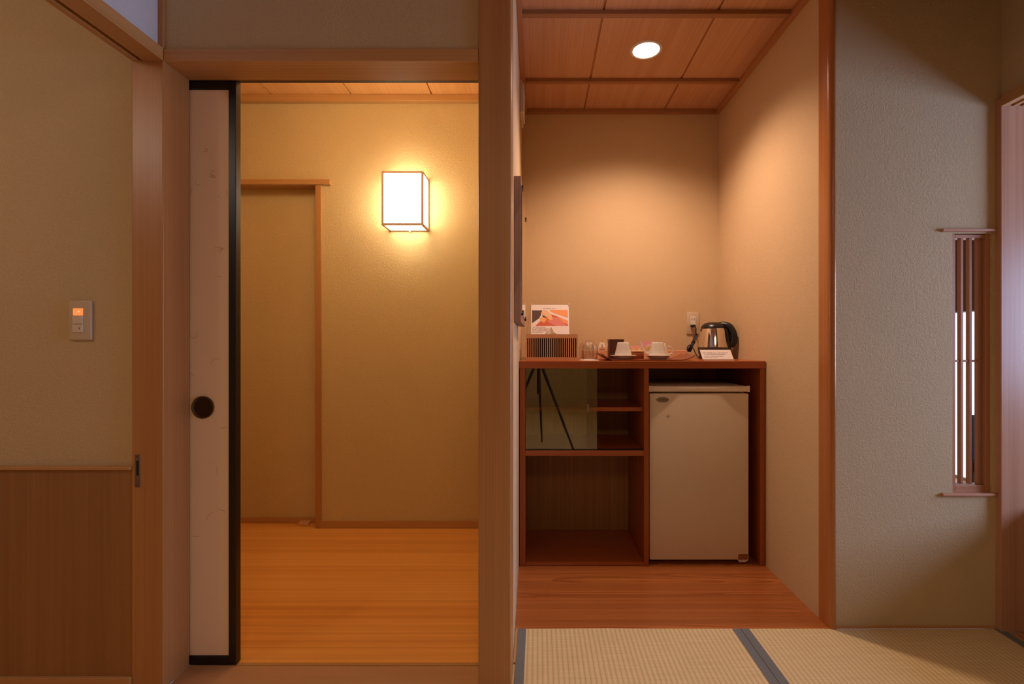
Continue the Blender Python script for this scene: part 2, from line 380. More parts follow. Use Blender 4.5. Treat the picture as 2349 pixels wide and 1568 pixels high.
# left post with strike plate
bm = NB(); box(bm, -1.217, -1.123, DF, DB, 0, 2.45, .0025); lp = struct('trim_5', bm, M['post'])
D = DF
bm = NB()
x0, x1, z0, z1 = px(310,D), px(322,D), pz(1117,D), pz(1042,D)
box(bm, x0, x1, D-.0012, D+.002, z0, z1, .0005)
sp_ = obj('strike_plate', bm, M['steel'], lp)
obj('bolt_slot', B(px(313.5,D), px(319,D), D-.0018, D+.001, pz(1090,D), pz(1056,D), .0005), M['slotdark'], sp_)
bm = NB()
for yy in (1047, 1113):
    for k in range(1):
        lathe_bm = NB()
        cx_, cz_ = px(316,D), pz(yy,D)
        vs = [bm.verts.new((cx_+.0022*math.cos(2*PI*i/12), D-.0019, cz_+.0022*math.sin(2*PI*i/12))) for i in range(12)]
        bm.faces.new(vs); lathe_bm.free()
obj('screw', bm, M['gasket'], sp_)
# left kamoi (beam running towards the camera) with a groove underneath
K0, K1 = 1.884, 1.922
bm = NB()
prof = [(-1.217,K0),(-1.199,K0),(-1.199,K0+.016),(-1.183,K0+.016),(-1.183,K0),(-1.123,K0),(-1.123,K1),(-1.217,K1)]
a = [bm.verts.new((x, -3.0, z)) for x, z in prof]; b = [bm.verts.new((x, DF-.0005, z)) for x, z in prof]
for i in range(8): bm.faces.new((a[i], a[(i+1)%8], b[(i+1)%8], b[i]))
bm.faces.new(a); bm.faces.new(list(reversed(b)))
struct('trim_6', bm, M['post_y'])
# door lintel
bm = NB(); box(bm, -1.1228, -.1802, DF+.001, DB, K0, K1-.001, .0015); struct('trim_7', bm, M['post_h'])
bm = NB(); box(bm, -2.3, -.1802, DB+.0005, 1.578, 1.895, 1.93); struct('trim_8', bm, M['darkwood'])
struct('wall_hall_front', B(-2.3, -.1802, 1.537, 1.60, 1.93, 2.45), M['plaster_hall'])
# centre post
bm = NB(); box(bm, -.180, -.081, DF, 1.55, 0, 2.45, .0045, seg=3); struct('trim_9', bm, M['post'])
# partition between hall and alcove (slightly tapered)
bm = NB()
hexa(bm, [(-.179,1.5505,0),(-.0835,1.5505,0),(-.0835,1.5505,2.45),(-.179,1.5505,2.45),
          (-.179,AB+.05,0),(-.0975,AB+.05,0),(-.0975,AB+.05,2.45),(-.179,AB+.05,2.45)])
struct('wall_alcove_left', bm, M['plaster_alcove'])
bm = NB()
hexa(bm, [(-.0820,1.56,0),(-.0747,1.56,0),(-.0747,1.56,.002),(-.0820,1.56,.002),
          (-.0830,1.745,0),(-.0747,1.745,0),(-.0747,1.745,.002),(-.0830,1.745,.002)])
struct('trim_10', bm, M['post_y'])
struct('wall_alcove_back', B(-.12, 1.2, AB, AB+.06, -.02, 2.45), M['plaster_alcove'])
struct('wall_alcove_right', B(1.061, 1.13, 1.8105, AB+.01, -.02, 2.45), M['plaster_alcove'])
struct('wall_alcove_head', B(-.0805, 1.05, 1.70, 1.76, 2.34, 2.45), M['plaster'])
# round-cornered alcove post
poly = []
def arc(cx, cy, r, a0, a1, n=10):
    return [(cx+r*math.cos(math.radians(a0+(a1-a0)*i/n)), cy+r*math.sin(math.radians(a0+(a1-a0)*i/n))) for i in range(n+1)]
poly += arc(1.0580+.017, 1.738+.017, .017, 180, 270)
poly += arc(1.083-.009, 1.738+.009, .009, 270, 360, 6)
poly += [(1.083, 1.81), (1.0580, 1.81)]
bm = prism(NB(), poly, 0, 2.45); struct('trim_11', bm, M['log'], smooth=True)
# right-hand frontal wall with the slatted opening
WY0, WY1 = 1.75, 1.81
X0, X1, Z0, Z1 = px(2185,1.75), px(2275,1.75), pz(1131,1.75), pz(535,1.75)
bm = NB()
box(bm, 1.083, X0, WY0, WY1, 0, 2.45)
box(bm, X0, X1, WY0, WY1, 0, Z0); box(bm, X0, X1, WY0, WY1, Z1, 2.45); box(bm, X1, 1.70, WY0, WY1, 0, 2.45)
bmesh.ops.remove_doubles(bm, verts=bm.verts, dist=1e-5)
struct('wall_right', bm, M['plaster'])
bm = NB(); box(bm, 1.083, 1.667, 1.7455, 1.7499, 0, .010, .001); struct('baseboard_right', bm, M['post_h'])
# right post + kamoi with two grooves
bm = NB(); box(bm, 1.667, 1.92, 1.727, 1.825, 0, K1, .0015); struct('trim_12', bm, M['jamb'])
bm = NB()
kz0, kz1 = 1.892, 1.929
prof = [(1.667,kz0),(1.690,kz0),(1.690,kz0+.014),(1.709,kz0+.014),(1.709,kz0),(1.722,kz0),(1.722,kz0+.014),(1.741,kz0+.014),(1.741,kz0),(1.765,kz0),(1.765,kz1),(1.667,kz1)]
n = len(prof)
a = [bm.verts.new((x, -.60, z)) for x, z in prof]; b = [bm.verts.new((x, 1.7265, z)) for x, z in prof]
for i in range(n): bm.faces.new((a[i], a[(i+1)%n], b[(i+1)%n], b[i]))
bm.faces.new(a); bm.faces.new(list(reversed(b)))
struct('trim_13', bm, M['post_y'])
bm = NB()
prof = [(1.7225,-.05),(1.7225,.001),(1.738,.001),(1.738,-.012),(1.752,-.012),(1.752,.001),(1.80,.001),(1.80,-.05)]
prof = [(1.687,-.05),(1.687,0.0),(1.702,0.0),(1.702,-.010),(1.716,-.010),(1.716,0.0),(1.732,0.0),(1.732,-.010),(1.746,-.010),(1.746,0.0),(1.765,0.0),(1.765,-.05)]
n = len(prof)
a = [bm.verts.new((x, -.60, z)) for x, z in prof]; b = [bm.verts.new((x, 1.7265, z)) for x, z in prof]
for i in range(n): bm.faces.new((a[i], a[(i+1)%n], b[(i+1)%n], b[i]))
bm.faces.new(a); bm.faces.new(list(reversed(b)))
struct('trim_14', bm, M['post_y'])
struct('wall_above_right_opening', B(1.690, 1.75, -3.0, 1.7499, 1.9292, 2.45), M['plaster'])
struct('wall_right_rear', B(1.690, 1.75, -3.0, -.60, 0, 1.9292), M['plaster'])

# ------------------------------------------------------------------ slatted window
W = sroot('window_1', (X0, WY0, Z0))
fy0, fy1 = 1.762, 1.800
bm = NB()
box(bm, X0, px(2190,1.765), fy0, fy1, Z0, Z1, .001)                 # left stile
box(bm, px(2256,1.765), X1, fy0-.006, fy1, Z0, Z1, .001)            # right stile
obj('stile', bm, M['slat'], W)
bm = NB()
box(bm, px(2190,1.765)+.0002, px(2256,1.765)-.0002, fy0, fy1, pz(545.5,1.765), pz(539,1.765), .001)
box(bm, px(2190,1.765)+.0002, px(2256,1.765)-.0002, fy0, fy1, Z0, pz(1112,1.765), .001)
obj('rail', bm, M['slat_x'], W)
sy = 1.768
for a_ in (2204, 2224, 2244):
    obj('slat', B(px(a_,sy), px(a_+5.7,sy), sy, sy+.016, pz(1110,sy), pz(544,sy), .0006), M['slat'], W)
obj('cross_bar', B(px(2190,1.765)+.0002, px(2256,1.765)-.0002, sy+.004, sy+.012, pz(830,sy), pz(825,sy), .0006), M['slat_x'], W)
obj('head_board', B(px(2164,1.738), px(2286,1.738), 1.738, 1.80, pz(530,1.738), pz(524,1.738), .0015), M['slat_x'], W)
obj('sill_board', B(px(2164,1.738), px(2287,1.738), 1.738, 1.80, pz(1138,1.738), pz(1132,1.738), .0015), M['slat_x'], W)

# ------------------------------------------------------------------ sun room behind the right-hand wall
W = sroot('window_2', (3.24, 1.0, 0))
bm = NB(); box(bm, 3.235, 3.24, 1.75, 4.5, .02, 1.27)
obj('paper_pane', bm, M['dayglow'], W)
obj('bright_pane', B(3.235, 3.24, .35, 1.70, .75, 1.60), M['dayfront'], W)
struct('wall_light_blocker', B(1.80, 1.84, -.6, 1.72, 0, .46), M['blind'])  # added unseen panel, keeps daylight off the foot of the right-hand wall
struct('wall_engawa_right', B(3.245, 3.30, -3.0, 4.6, 0, 2.45), M['plaster'])
struct('wall_engawa_far', B(1.0, 3.3, 4.55, 4.6, 0, 2.45), M['plaster'])
struct('wall_engawa_left', B(1.10, 1.131, 2.89, 4.6, 0, 2.45), M['plaster'])
struct('ceiling_engawa', B(1.13, 3.3, -3.0, 4.6, 2.45, 2.5), M['ceil'])
tb = obj('wooden_blind', B(3.19, 3.232, 1.75, 4.5, 1.275, 2.2, .002), M['blind']); tag(tb, 'brown wooden blind seen dark through the upper slats of the right window', 'blind')
ch = thing('lounge_chair', 'dark navy chair glimpsed low between the window slats at right', 'chair', (3.0, 3.0, 0))
obj('backrest', B(2.715, 3.15, 3.0, 3.05, .30, .585, .01), M['navy'], ch)
obj('seat', B(2.72, 3.15, 2.58, 2.998, .22, .30, .01), M['navy'], ch)
for lx in (2.74, 3.12):
    for ly in (2.62, 3.025): obj('leg', B(lx-.010, lx+.015, ly-.015, ly+.015, 0, .2198 if ly < 3 else .2998), M['darkwood'], ch)

# ------------------------------------------------------------------ hall
struct('wall_hall_left', B(-2.4, -2.34, 1.54, 2.9, 0, 2.45), M['plaster_hall'])
rx0, rx1 = px(725, HB), px(738, HB)
struct('wall_hall_back', B(rx1-.004, -.178, HB, HB+.10, 0, 2.45), M['plaster_hall'])
hz0, hz1 = pz(423,2.69), pz(411,2.69)
struct('wall_hall_back_upper', B(-2.34, rx1-.0041, HB, HB+.10, hz1-.004, 2.45), M['plaster_hall'])
struct('wall_hall_recess', B(-2.34, rx0+.02, 2.785, 2.86, 0, 2.0), M['plaster_hall'])
bm = NB(); box(bm, rx0, rx1, HB-.010, 2.784, 0, hz0-.0005, .001); struct('trim_15', bm, M['post'])
bm = NB(); box(bm, -2.33, px(757,2.69), HB-.018, 2.784, hz0, hz1, .0015); struct('trim_16', bm, M['post_h'])
bm = NB(); box(bm, rx1+.0005, -.179, HB-.012, HB-.0001, 0, .0405, .001); struct('baseboard_hall', bm, M['post_h'])
bm = NB(); box(bm, -2.33, rx0-.0005, 2.772, 2.7849, 0, .030, .001); struct('baseboard_recess', bm, M['post_h'])
tag(obj('door_stop', B(px(685,2.74), px(709,2.74), 2.735, 2.771, 0, .016, .002), M['lightwood']), 'small pale wooden block on the hall floor by the recess skirting', 'door stop')
# hall ceiling with battens and cornice
bm = NB()
xs = [-2.34, -1.935, -1.488, -1.043, -.595, -.12]
for a_, b_ in zip(xs[:-1], xs[1:]): box(bm, a_+.003, b_-.003, 1.60, HB+.02, 2.425, 2.45)
box(bm, -2.34, -.12, 1.60, HB+.02, 2.440, 2.452)
struct('ceiling_hall', bm, M['hallceil'])
bm = NB(); box(bm, -2.33, -.181, HB-.035, HB-.0001, 2.388, 2.4249, .002); struct('trim_17', bm, M['post_h'])

# fusuma (sliding door)
FY = 1.5465
FZ0, FZ1 = .0015, 1.893
fr = px(541, FY); fl = -1.90
Dn = sroot('door_1', ((fl+fr)/2, FY, 0))
sx0 = px(524, FY)
bm = NB()
box(bm, sx0, fr, FY, FY+.026, FZ0, FZ1, .0015)
obj('right_stile', bm, M['lacquer'], Dn)
bm = NB(); box(bm, fl, sx0-.0002, FY, FY+.026, FZ0, .0305, .001); obj('bottom_rail', bm, M['lacquer'], Dn)
bm = NB(); box(bm, fl, sx0-.0002, FY, FY+.026, pz(205,FY), FZ1, .001); obj('top_rail', bm, M['lacquer'], Dn)
pn = obj('paper_panel', B(fl, sx0-.0002, FY+.004, FY+.022, .0307, pz(205,FY)-.0002), M['fusuma'], Dn)
# round pull
pxc, pzc, pr = px(464.5, FY), pz(934, FY), .0362
pf = NB()
prof = [(0,.0010),(pr*.80,.0010),(pr*.86,.0035),(pr*.93,.0060),(pr,.0050),(pr,.001)]
seg = 48; rings = []
for r_, h_ in prof:
    y_ = FY+.0042-h_*.9
    rings.append([pf.verts.new((pxc+r_*math.cos(2*PI*i/seg), y_, pzc+r_*math.sin(2*PI*i/seg))) for i in range(seg)] if r_ else [pf.verts.new((pxc, y_, pzc))])
for k, (a, b) in enumerate(zip(rings[:-1], rings[1:])):
    for i in range(seg):
        j = (i+1) % seg
        f = pf.faces.new((a[0], b[i], b[j])) if len(a) == 1 else pf.faces.new((a[i], a[j], b[j], b[i]))
        f.material_index = 0 if k < 2 else 1
obj('door_pull', pf, [M['pull'], M['pull_rim']], Dn, smooth=True)
# ink strokes on the paper (scattered line pattern)
strokes = [[(459,348),(466,347),(473,345),(474,341),(470,340),(469,344),(473,348)],
 [(478,390),(485,389),(488,392),(482,395),(481,399),(485,404),(494,406),(484,400)],[(475,404),(484,405),(494,406)],[(494,406),(487,401),(482,400)],
 [(447,414),(446,419),(452,423),(459,424)],[(496,450),(503,449)],[(521,446),(517,441),(518,435)],
 [(490,566),(498,567),(508,569),(513,570)],[(499,567),(502,563),(508,566),(509,571),(502,568)],[(510,570),(505,575),(503,580)],[(509,571),(500,574),(497,577)],
 [(494,634),(500,633),(509,634)],[(433,768),(439,774),(445,775),(449,768),(451,759)],[(480,834),(489,824),(497,822),(507,826)],
 [(433,854),(439,858),(445,862)],[(503,984),(510,981),(519,980)],[(473,1195),(473,1186),(479,1180),(487,1175)],[(496,1166),(504,1170),(512,1172),(513,1177)],
 [(496,1092),(496,1078),(494,1072)],[(437,1229),(446,1231),(459,1231)],[(433,433),(437,431),(438,437),(433,446)]]
bm = NB()
for s in strokes:
    P = smoothpath([(px(x,FY), FY+.0036, pz(y,FY)) for x, y in s], 6)
    n_ = len(P); wv = [(.0003+.0003*math.sin(PI*(i+.5)/n_)) for i in range(n_)]
    va = []; vb = []
    for i, p in enumerate(P):
        t = (P[min(i+1,n_-1)]-P[max(i-1,0)]).normalized(); s_ = Vector((-t.z, 0, t.x))*wv[i]
        va.append(bm.verts.new(p+s_)); vb.append(bm.verts.new(p-s_))
    for i in range(n_-1): bm.faces.new((va[i], va[i+1], vb[i+1], vb[i]))
obj('ink_pattern', bm, M['ink'], pn)

# ------------------------------------------------------------------ alcove ceiling
CZ = 2.405
GX = [-.11, .268, .738, 1.08]
YB = [1.76, 1.965, 2.474, 2.84]
bm = NB()
for a_, b_ in zip(GX[:-1], GX[1:]): box(bm, a_+(.0 if a_ < 0 else .005), b_-(.0 if b_ > 1 else .005), 1.70, 2.84, CZ, CZ+.022)
# remove the part over the lamp: lamp can is drawn below the board instead
struct('ceiling_alcove', bm, M['ceil'])
bm = NB()
for g in GX[1:3]: box(bm, g-.005, g+.005, 1.70, 2.84, CZ+.006, CZ+.02)
struct('trim_18', bm, M['ceil_trim_y'])
for k, y0 in enumerate((1.965, 2.474)):
    bm = NB(); box(bm, -.066, 1.036, y0, y0+.027, CZ-.018, CZ-.0002, .001); struct('trim_%d' % (19+k), bm, M['ceil_trim_x'])
bm = NB(); box(bm, -.066, 1.036, AB-.028, AB-.0002, CZ-.024, CZ-.0002, .0015); struct('trim_21', bm, M['ceil_trim_x'])
bm = NB(); box(bm, 1.0362, 1.0608, 1.852, AB-.0002, CZ-.024, CZ-.0002, .0015); struct('trim_22', bm, M['ceil_trim_y'])
bm = NB()
hexa(bm, [(-.0845,1.762,CZ-.024),(-.0662,1.762,CZ-.024),(-.0662,1.762,CZ-.0002),(-.0845,1.762,CZ-.0002),
          (-.0966,AB-.0002,CZ-.024),(-.0662,AB-.0002,CZ-.024),(-.0662,AB-.0002,CZ-.0002),(-.0966,AB-.0002,CZ-.0002)])
struct('trim_23', bm, M['ceil_trim_y'])

# downlight
lx, ly = .502, 2.234
dl = thing('recessed_downlight', 'round lit downlight in the alcove ceiling boards', 'ceiling light', (lx, ly, CZ))
bm = NB(); lathe(bm, [(.060,-.001),(.062,-.005),(.072,-.0045),(.0745,-.0002),(.060,-.0001)], lx, ly, CZ, 64)
obj('trim_ring', bm, M['white'], dl, smooth=True)
bm = NB(); lathe(bm, [(0,-.0012),(.0605,-.0012)], lx, ly, CZ, 64)
obj('glowing_reflector', bm, M['downglow'], dl)
ld = bpy.data.lights.new('downlight_beam', 'SPOT'); ld.energy = DOWN_W; ld.color = DOWN_C; ld.spot_size = math.radians(138); ld.spot_blend = 1.0
ld.shadow_soft_size = .06
lo = bpy.data.objects.new('downlight_beam', ld); C.objects.link(lo); lo.parent = dl; lo.location = (0, 0, -.045)

# ------------------------------------------------------------------ wall sconce
D = 2.565
ax0, ax1, az0, az1 = px(875,D), px(970.5,D), pz(516,D), pz(392,D)
sc = thing('wall_sconce', 'lit square paper lamp in a thin wooden frame on the hall wall', 'wall lamp', ((ax0+ax1)/2, HB, az0))
bm = NB(); t_ = .0112
for x_ in (ax0, ax1-t_):
    for y_ in (D, HB-.0005-t_): box(bm, x_, x_+t_, y_, y_+t_, az0, az1, .0008)
for z_ in (az0, az1-t_):
    for y_ in (D, HB-.0005-t_): box(bm, ax0+t_, ax1-t_, y_, y_+t_, z_, z_+t_, .0008)
    for x_ in (ax0, ax1-t_): box(bm, x_, x_+t_, D+t_, HB-.0005-t_, z_, z_+t_, .0008)
obj('frame', bm, M['lampframe'], sc)
e = .0085
obj('paper_shade', B(ax0+e, ax1-e, D+e, HB-.004, az0+e, az1-e), M['lampglow'], sc)
bm = NB(); bmesh.ops.create_uvsphere(bm, u_segments=16, v_segments=10, radius=.006); bmesh.ops.translate(bm, verts=bm.verts, vec=(px(941,2.7), HB-.012, az0-.003))
obj('knob', bm, M['white'], sc, smooth=True)

# ------------------------------------------------------------------ light switch
D = 1.448
x0, x1, z0, z1 = px(163,D), px(214.5,D), pz(780,D), pz(689,D)
sw = thing('light_switch', 'beige wall switch plate with a lit orange button, left wall', 'light switch', ((x0+x1)/2, D, z0))
bm = NB(); box(bm, x0, x1, D-.009, D, z0, z1, .004, seg=4); obj('cover_plate', bm, M['ivory'], sw, smooth=True)
sc2 = D/1.448
def sq(y0, y1, bev=.0008, d=.0035): return B(px(175,D), px(197,D), D-.009-d, D-.008, pz(y1,D), pz(y0,D), bev)
lb = obj('button', sq(707.5, 723.5, d=.002), M['orangeglow'], sw); lb['label'] = 'lit orange button'
obj('button', sq(725, 743), M['ivory2'], sw); b3 = obj('button', sq(744, 762), M['ivory2'], sw)
obj('indicator', B(px(190,D), px(191.5,D), D-.0128, D-.0124, pz(755,D), pz(751,D)), M['slotdark'], b3)
bm = NB(); bmesh.ops.create_circle(bm, cap_ends=True, radius=.0028, segments=16, matrix=Matrix.Translation((px(188,D), D-.0112, pz(715,D))) @ Matrix.Rotation(PI/2, 4, 'X'))
obj('bright_spot', bm, M['orangehot'], lb)

# ------------------------------------------------------------------ mirror board and vent on alcove left wall
mb = thing('wall_mirror', 'wood-backed mirror held by dark clips on the alcove left wall, seen edge-on', 'mirror', (-.086, 1.90, 1.2))
y0_, y1_ = 1.65, 2.14
mz0, mz1 = pz(738,1.65), pz(403,1.65)+.0
obj('wooden_board', B(-.0840, -.0602, y0_, y1_, mz0, mz1, .001), M['boardwood'], mb)
obj('mirror_glass', B(-.0600, -.0560, y0_+.01, y1_-.01, mz0+.03, mz1-.03, .0008), M['mirror'], mb)
for yy in (y0_+.03, y1_-.03):
    for zz, s in ((mz1-.03, 1), (mz0+.03, -1)):
        bm = NB(); box(bm, -.0601, -.0530, yy-.008, yy+.008, zz-.001 if s > 0 else zz-.005, zz+.005 if s > 0 else zz+.001)
        box(bm, -.0555, -.0530, yy-.008, yy+.008, zz-.012 if s > 0 else zz-.001, zz+.001 if s > 0 else zz+.012)
        obj('clip', bm, M['blackm'], mb)
vb = thing('wall_vent', 'pale plastic vent box high on the alcove left wall', 'vent', (-.09, 2.45, 2.19))
vz0, vz1 = pz(261,2.40), pz(187,2.40)
obj('housing', B(-.0925, -.0790, 2.38, 2.56, vz0, vz1, .003), M['ivory'], vb)
obj('front_cover', B(-.0790, -.0715, 2.40, 2.54, vz0+.012, vz1-.008, .003), M['white'], vb)

# ------------------------------------------------------------------ cabinet
CD = 2.23
cb = thing('open_cabinet', 'reddish wooden cabinet with open shelves and fridge bay filling the alcove', 'cabinet', (.48, 2.5, 0))
cxl, cxr = -.0895, px(1757,CD)
BK = 2.635
obj('worktop', B(cxl, cxr, CD, AB-.002, .921, .955, .0018), M['cab'], cb)
yL = CD+.006
obj('side_panel', B(cxl+.002, px(1205,CD), yL, AB-.01, .001, .9208, .001), M['cab_v'], cb)
obj('divider', B(px(1478,CD), px(1489,CD), yL, AB-.01, .001, .9208, .001), M['cab_v'], cb)
obj('side_panel', B(px(1745,CD), px(1756,CD), yL, AB-.01, .001, .9208, .001), M['cab_v'], cb)
il, ir = px(1205,CD)+.0002, px(1478,CD)-.0002
obj('back_panel', B(il, ir, BK, BK+.006, .001, .9208), M['cab_back'], cb)
obj('back_panel', B(px(1489,CD)+.0002, px(1745,CD)-.0002, 2.79, 2.796, .001, .9208), M['cab_v'], cb)
obj('shelf', B(il, ir, CD+.055, BK-.0005, pz(943,CD+.05), pz(934,CD+.05), .001), M['cab'], cb)
obj('shelf', B(il, ir, yL, BK-.0005, pz(1046,CD), pz(1033.5,CD), .001), M['cab'], cb)
obj('bottom_board', B(il, ir, yL+.003, BK-.0005, .001, .014, .001), M['cab'], cb)
# glass doors stacked to the left, in a thin track
obj('track', B(il, ir, yL+.004, yL+.026, pz(1033.5,CD)+.0002, pz(1033.5,CD)+.0035), M['slotdark'], cb)
gz0, gz1 = pz(1033.5,CD)+.004, .9200
g1 = obj('glass_door', B(il+.001, px(1370,CD+.01), yL+.006, yL+.010, gz0, gz1, .0004), M['cabglass'], cb)
g2 = obj('glass_door', B(il+.001, px(1346,CD+.02), yL+.017, yL+.021, gz0, gz1, .0004), M['cabglass'], cb)
obj('finger_pull', B(px(1347,CD), px(1352,CD), yL+.0052, yL+.0060, pz(946,CD), pz(927,CD), .0002), M['steel'], g1)

# ------------------------------------------------------------------ fridge
FD = 2.25
fx0, fx1 = .5216, px(1718,FD)
fg = thing('mini_fridge', 'cream one-door mini fridge standing in the cabinet bay', 'fridge', ((fx0+fx1)/2, FD, 0))
dz0, dz1 = pz(1284,FD), pz(902,FD)
obj('door', B(fx0, fx1, FD, FD+.045, dz0, dz1, .006), M['fridge'], fg, smooth=True)
obj('body', B(fx0+.003, fx1-.003, FD+.050, 2.66, .022, pz(899,FD), .003), M['fridge'], fg)
obj('gasket', B(fx0+.008, fx1-.008, FD+.0452, FD+.0498, dz0+.008, dz1-.004), M['gasket'], fg)
lz0, lz1 = pz(898,FD), pz(885.5,FD)
ld_ = obj('top_lid', B(fx0+.008, fx1-.008, FD-.001, 2.665, lz0, lz1, .003), M['fridge_lid'], fg, smooth=True)
for xa, xb in ((fx0-.004, fx0+.010), (fx1-.010, fx1+.004)):
    obj('lid_corner', B(xa, xb, FD-.004, FD+.012, lz0-.001, lz1+.002, .002), M['fridge_lid'], ld_, smooth=True)
obj('plinth', B(fx0+.01, fx1-.01, FD+.06, 2.60, .002, .0218), M['slotdark'], fg)
bm = NB()
seg = 40
ex, ez = px(1519.5,FD), pz(916.5,FD)
r1 = [bm.verts.new((ex+.0300*math.cos(2*PI*i/seg), FD-.0001, ez+.0125*math.sin(2*PI*i/seg))) for i in range(seg)]
r2 = [bm.verts.new((ex+.0290*math.cos(2*PI*i/seg), FD-.0035, ez+.0115*math.sin(2*PI*i/seg))) for i in range(seg)]
r3 = [bm.verts.new((ex+.0260*math.cos(2*PI*i/seg), FD-.0040, ez+.0095*math.sin(2*PI*i/seg))) for i in range(seg)]
for a, b in ((r1, r2), (r2, r3)):
    for i in range(seg): bm.faces.new((a[i], a[(i+1)%seg], b[(i+1)%seg], b[i]))
bm.faces.new(r3)
bd = obj('badge', bm, M['badge'], fg, smooth=True)
bm = NB()
for (xa, xb, zz) in ((-.014, .014, .0022), (-.012, .010, -.0022)):
    x = xa
    while x < xb:
        w_ = random.uniform(.0015, .003); box(bm, ex+x, ex+x+w_, FD-.0044, FD-.0040, ez+zz-.0009, ez+zz+.0009); x += w_+.0008
obj('badge_print', bm, M['badge_text'], bd)
bm = NB(); bmesh.ops.create_cone(bm, cap_ends=True, segments=28, radius1=.0105, radius2=.0085, depth=.004, matrix=Matrix.Translation((px(1532.5,FD), FD-.002, pz(954,FD))) @ Matrix.Rotation(PI/2, 4, 'X'))
lk = obj('key_lock', bm, M['fridge_lid'], fg, smooth=True)
bm = NB(); bmesh.ops.create_circle(bm, cap_ends=True, segments=14, radius=.0022, matrix=Matrix.Translation((px(1532,FD), FD-.0045, pz(954,FD))) @ Matrix.Rotation(PI/2, 4, 'X'))
obj('keyhole', bm, M['slotdark'], lk)
x0, x1, z0, z1 = px(1693.5,FD), px(1715.5,FD), pz(1283,FD), pz(1270,FD)
obj('sticker', plate_xz(NB(), [(x0,z0),(x1-.005,z0),(x1,z0+.006),(x1,z1),(x0+.004,z1),(x0,z1-.004)], FD-.0008, FD+.001), M['sticker'], fg)
obj('hinge_bracket', plate_xz(NB(), [(x0-.004,dz0+.004),(x1+.004,dz0+.004),(x1+.002,dz0-.004),(x1-.012,dz0-.011),(x0+.006,dz0-.011)], FD+.004, FD+.04), M['fridge_lid'], fg)
for xa in (fx0+.03, fx1-.03):
    bm = NB(); lathe(bm, [(0,0),(.014,0),(.014,.012),(.008,.014),(.008,.024),(0,.024)], xa, FD+.075, .0005, 20); obj('foot', bm, M['black'], fg)

# ------------------------------------------------------------------ things on the worktop
TZ = .9552
# tissue box
D = 2.38
x0, x1, z1 = px(1207,D), px(1325.5,D), pz(766,D)
tb = thing('tissue_box_cover', 'slatted light wooden tissue box at the left end of the worktop', 'tissue box', ((x0+x1)/2, D, TZ))
bm = NB()
sz0, sz1 = pz(819,D), pz(775,D); t_ = .010
box(bm, x0, x1, D, D+t_, TZ, sz0); box(bm, x0, x1, D, D+t_, sz1, z1)
ns = 24; pitch = (px(1324,D)-px(1209,D))/ns; s0 = px(1209.2,D)
box(bm, x0, s0, D, D+t_, sz0, sz1)
for k in range(ns):
    a_ = s0+k*pitch+pitch*.58; b_ = s0+(k+1)*pitch if k < ns-1 else x1
    box(bm, a_, b_, D, D+t_, sz0, sz1)
obj('slatted_front', bm, M['lightwood'], tb)
obj('slot_shade_sheet', B(x0+.0065, x1-.0065, D+.045, D+.048, TZ+.003, z1-.006), M['slotdark'], tb)  # dark sheet standing in for the shade behind the slots
bm = NB(); box(bm, x0, x0+.006, D+t_+.0002, D+.13, TZ, z1); box(bm, x1-.006, x1, D+t_+.0002, D+.13, TZ, z1); box(bm, x0+.0062, x1-.0062, D+.124, D+.13, TZ, z1)
obj('side_wall', bm, M['lightwood'], tb)
bm = NB(); cxm = px(1266,D+.06)
box(bm, x0+.0062, cxm-.05, D+t_+.0035, D+.1238, z1-.0055, z1-.0005); box(bm, cxm+.05, x1-.0062, D+t_+.0035, D+.1238, z1-.0055, z1-.0005)
box(bm, cxm-.05, cxm+.05, D+t_+.0035, D+.052, z1-.0055, z1-.0005); box(bm, cxm-.05, cxm+.05, D+.078, D+.1238, z1-.0055, z1-.0005)
obj('top_panel', bm, M['lightwood'], tb)
# tissue
bm = NB(); yt = D+.065; zt = z1-.012
rows = []
for r_ in range(7):
    t = r_/6; wdt = .046*(1-t)+.003*t; row = []
    for k in range(9):
        s = k/8*2-1
        row.append(bm.verts.new((cxm-.003*t+s*wdt, yt+.006*math.sin(s*6+t*2)*(1-t*.6), zt+t*.048+.002*math.cos(s*5))))
    rows.append(row)
for a, b in zip(rows[:-1], rows[1:]):
    for k in range(8): bm.faces.new((a[k], a[k+1], b[k+1], b[k]))
bmesh.ops.solidify(bm, geom=bm.faces[:], thickness=.0008)
ts = obj('tissue', bm, M['tissue'], tb, smooth=True)

# brochure stand
D = 2.64
x0, x1, z1 = px(1217.5,D), px(1305.5,D), pz(697.5,D)
z0 = TZ
bs = thing('brochure_stand', 'clear stand with a food photo leaflet behind the tissue box', 'brochure stand', ((x0+x1)/2, D, TZ))
obj('leaflet', B(x0+.002, x1-.002, D, D+.0008, z0+.004, z1-.003), M['paper'], bs)
bm = NB(); box(bm, x0, x1, D+.0012, D+.0035, z0+.0002, z1, .0005)
obj('clear_sheet', bm, M['acrylic'], bs)
bm = NB()
hexa(bm, [(x0-.003, D+.004, z1),(x0-.003, D+.007, z1-.002),(x0-.038, D-.09, z0+.0003),(x0-.038, D-.093, z0+.0003),
          (x0+.001, D+.004, z1),(x0+.001, D+.007, z1-.002),(x0-.0335, D-.09, z0+.0003),(x0-.0335, D-.093, z0+.0003)])
obj('side_strut', bm, M['acrylic'], bs)
for xx in (x0+.002, x1-.001):
    bm = NB(); bmesh.ops.create_uvsphere(bm, u_segments=12, v_segments=8, radius=.0036, matrix=Matrix.Translation((xx, D-.003, z1))); obj('corner_peg', bm, M['white'], bs, smooth=True)

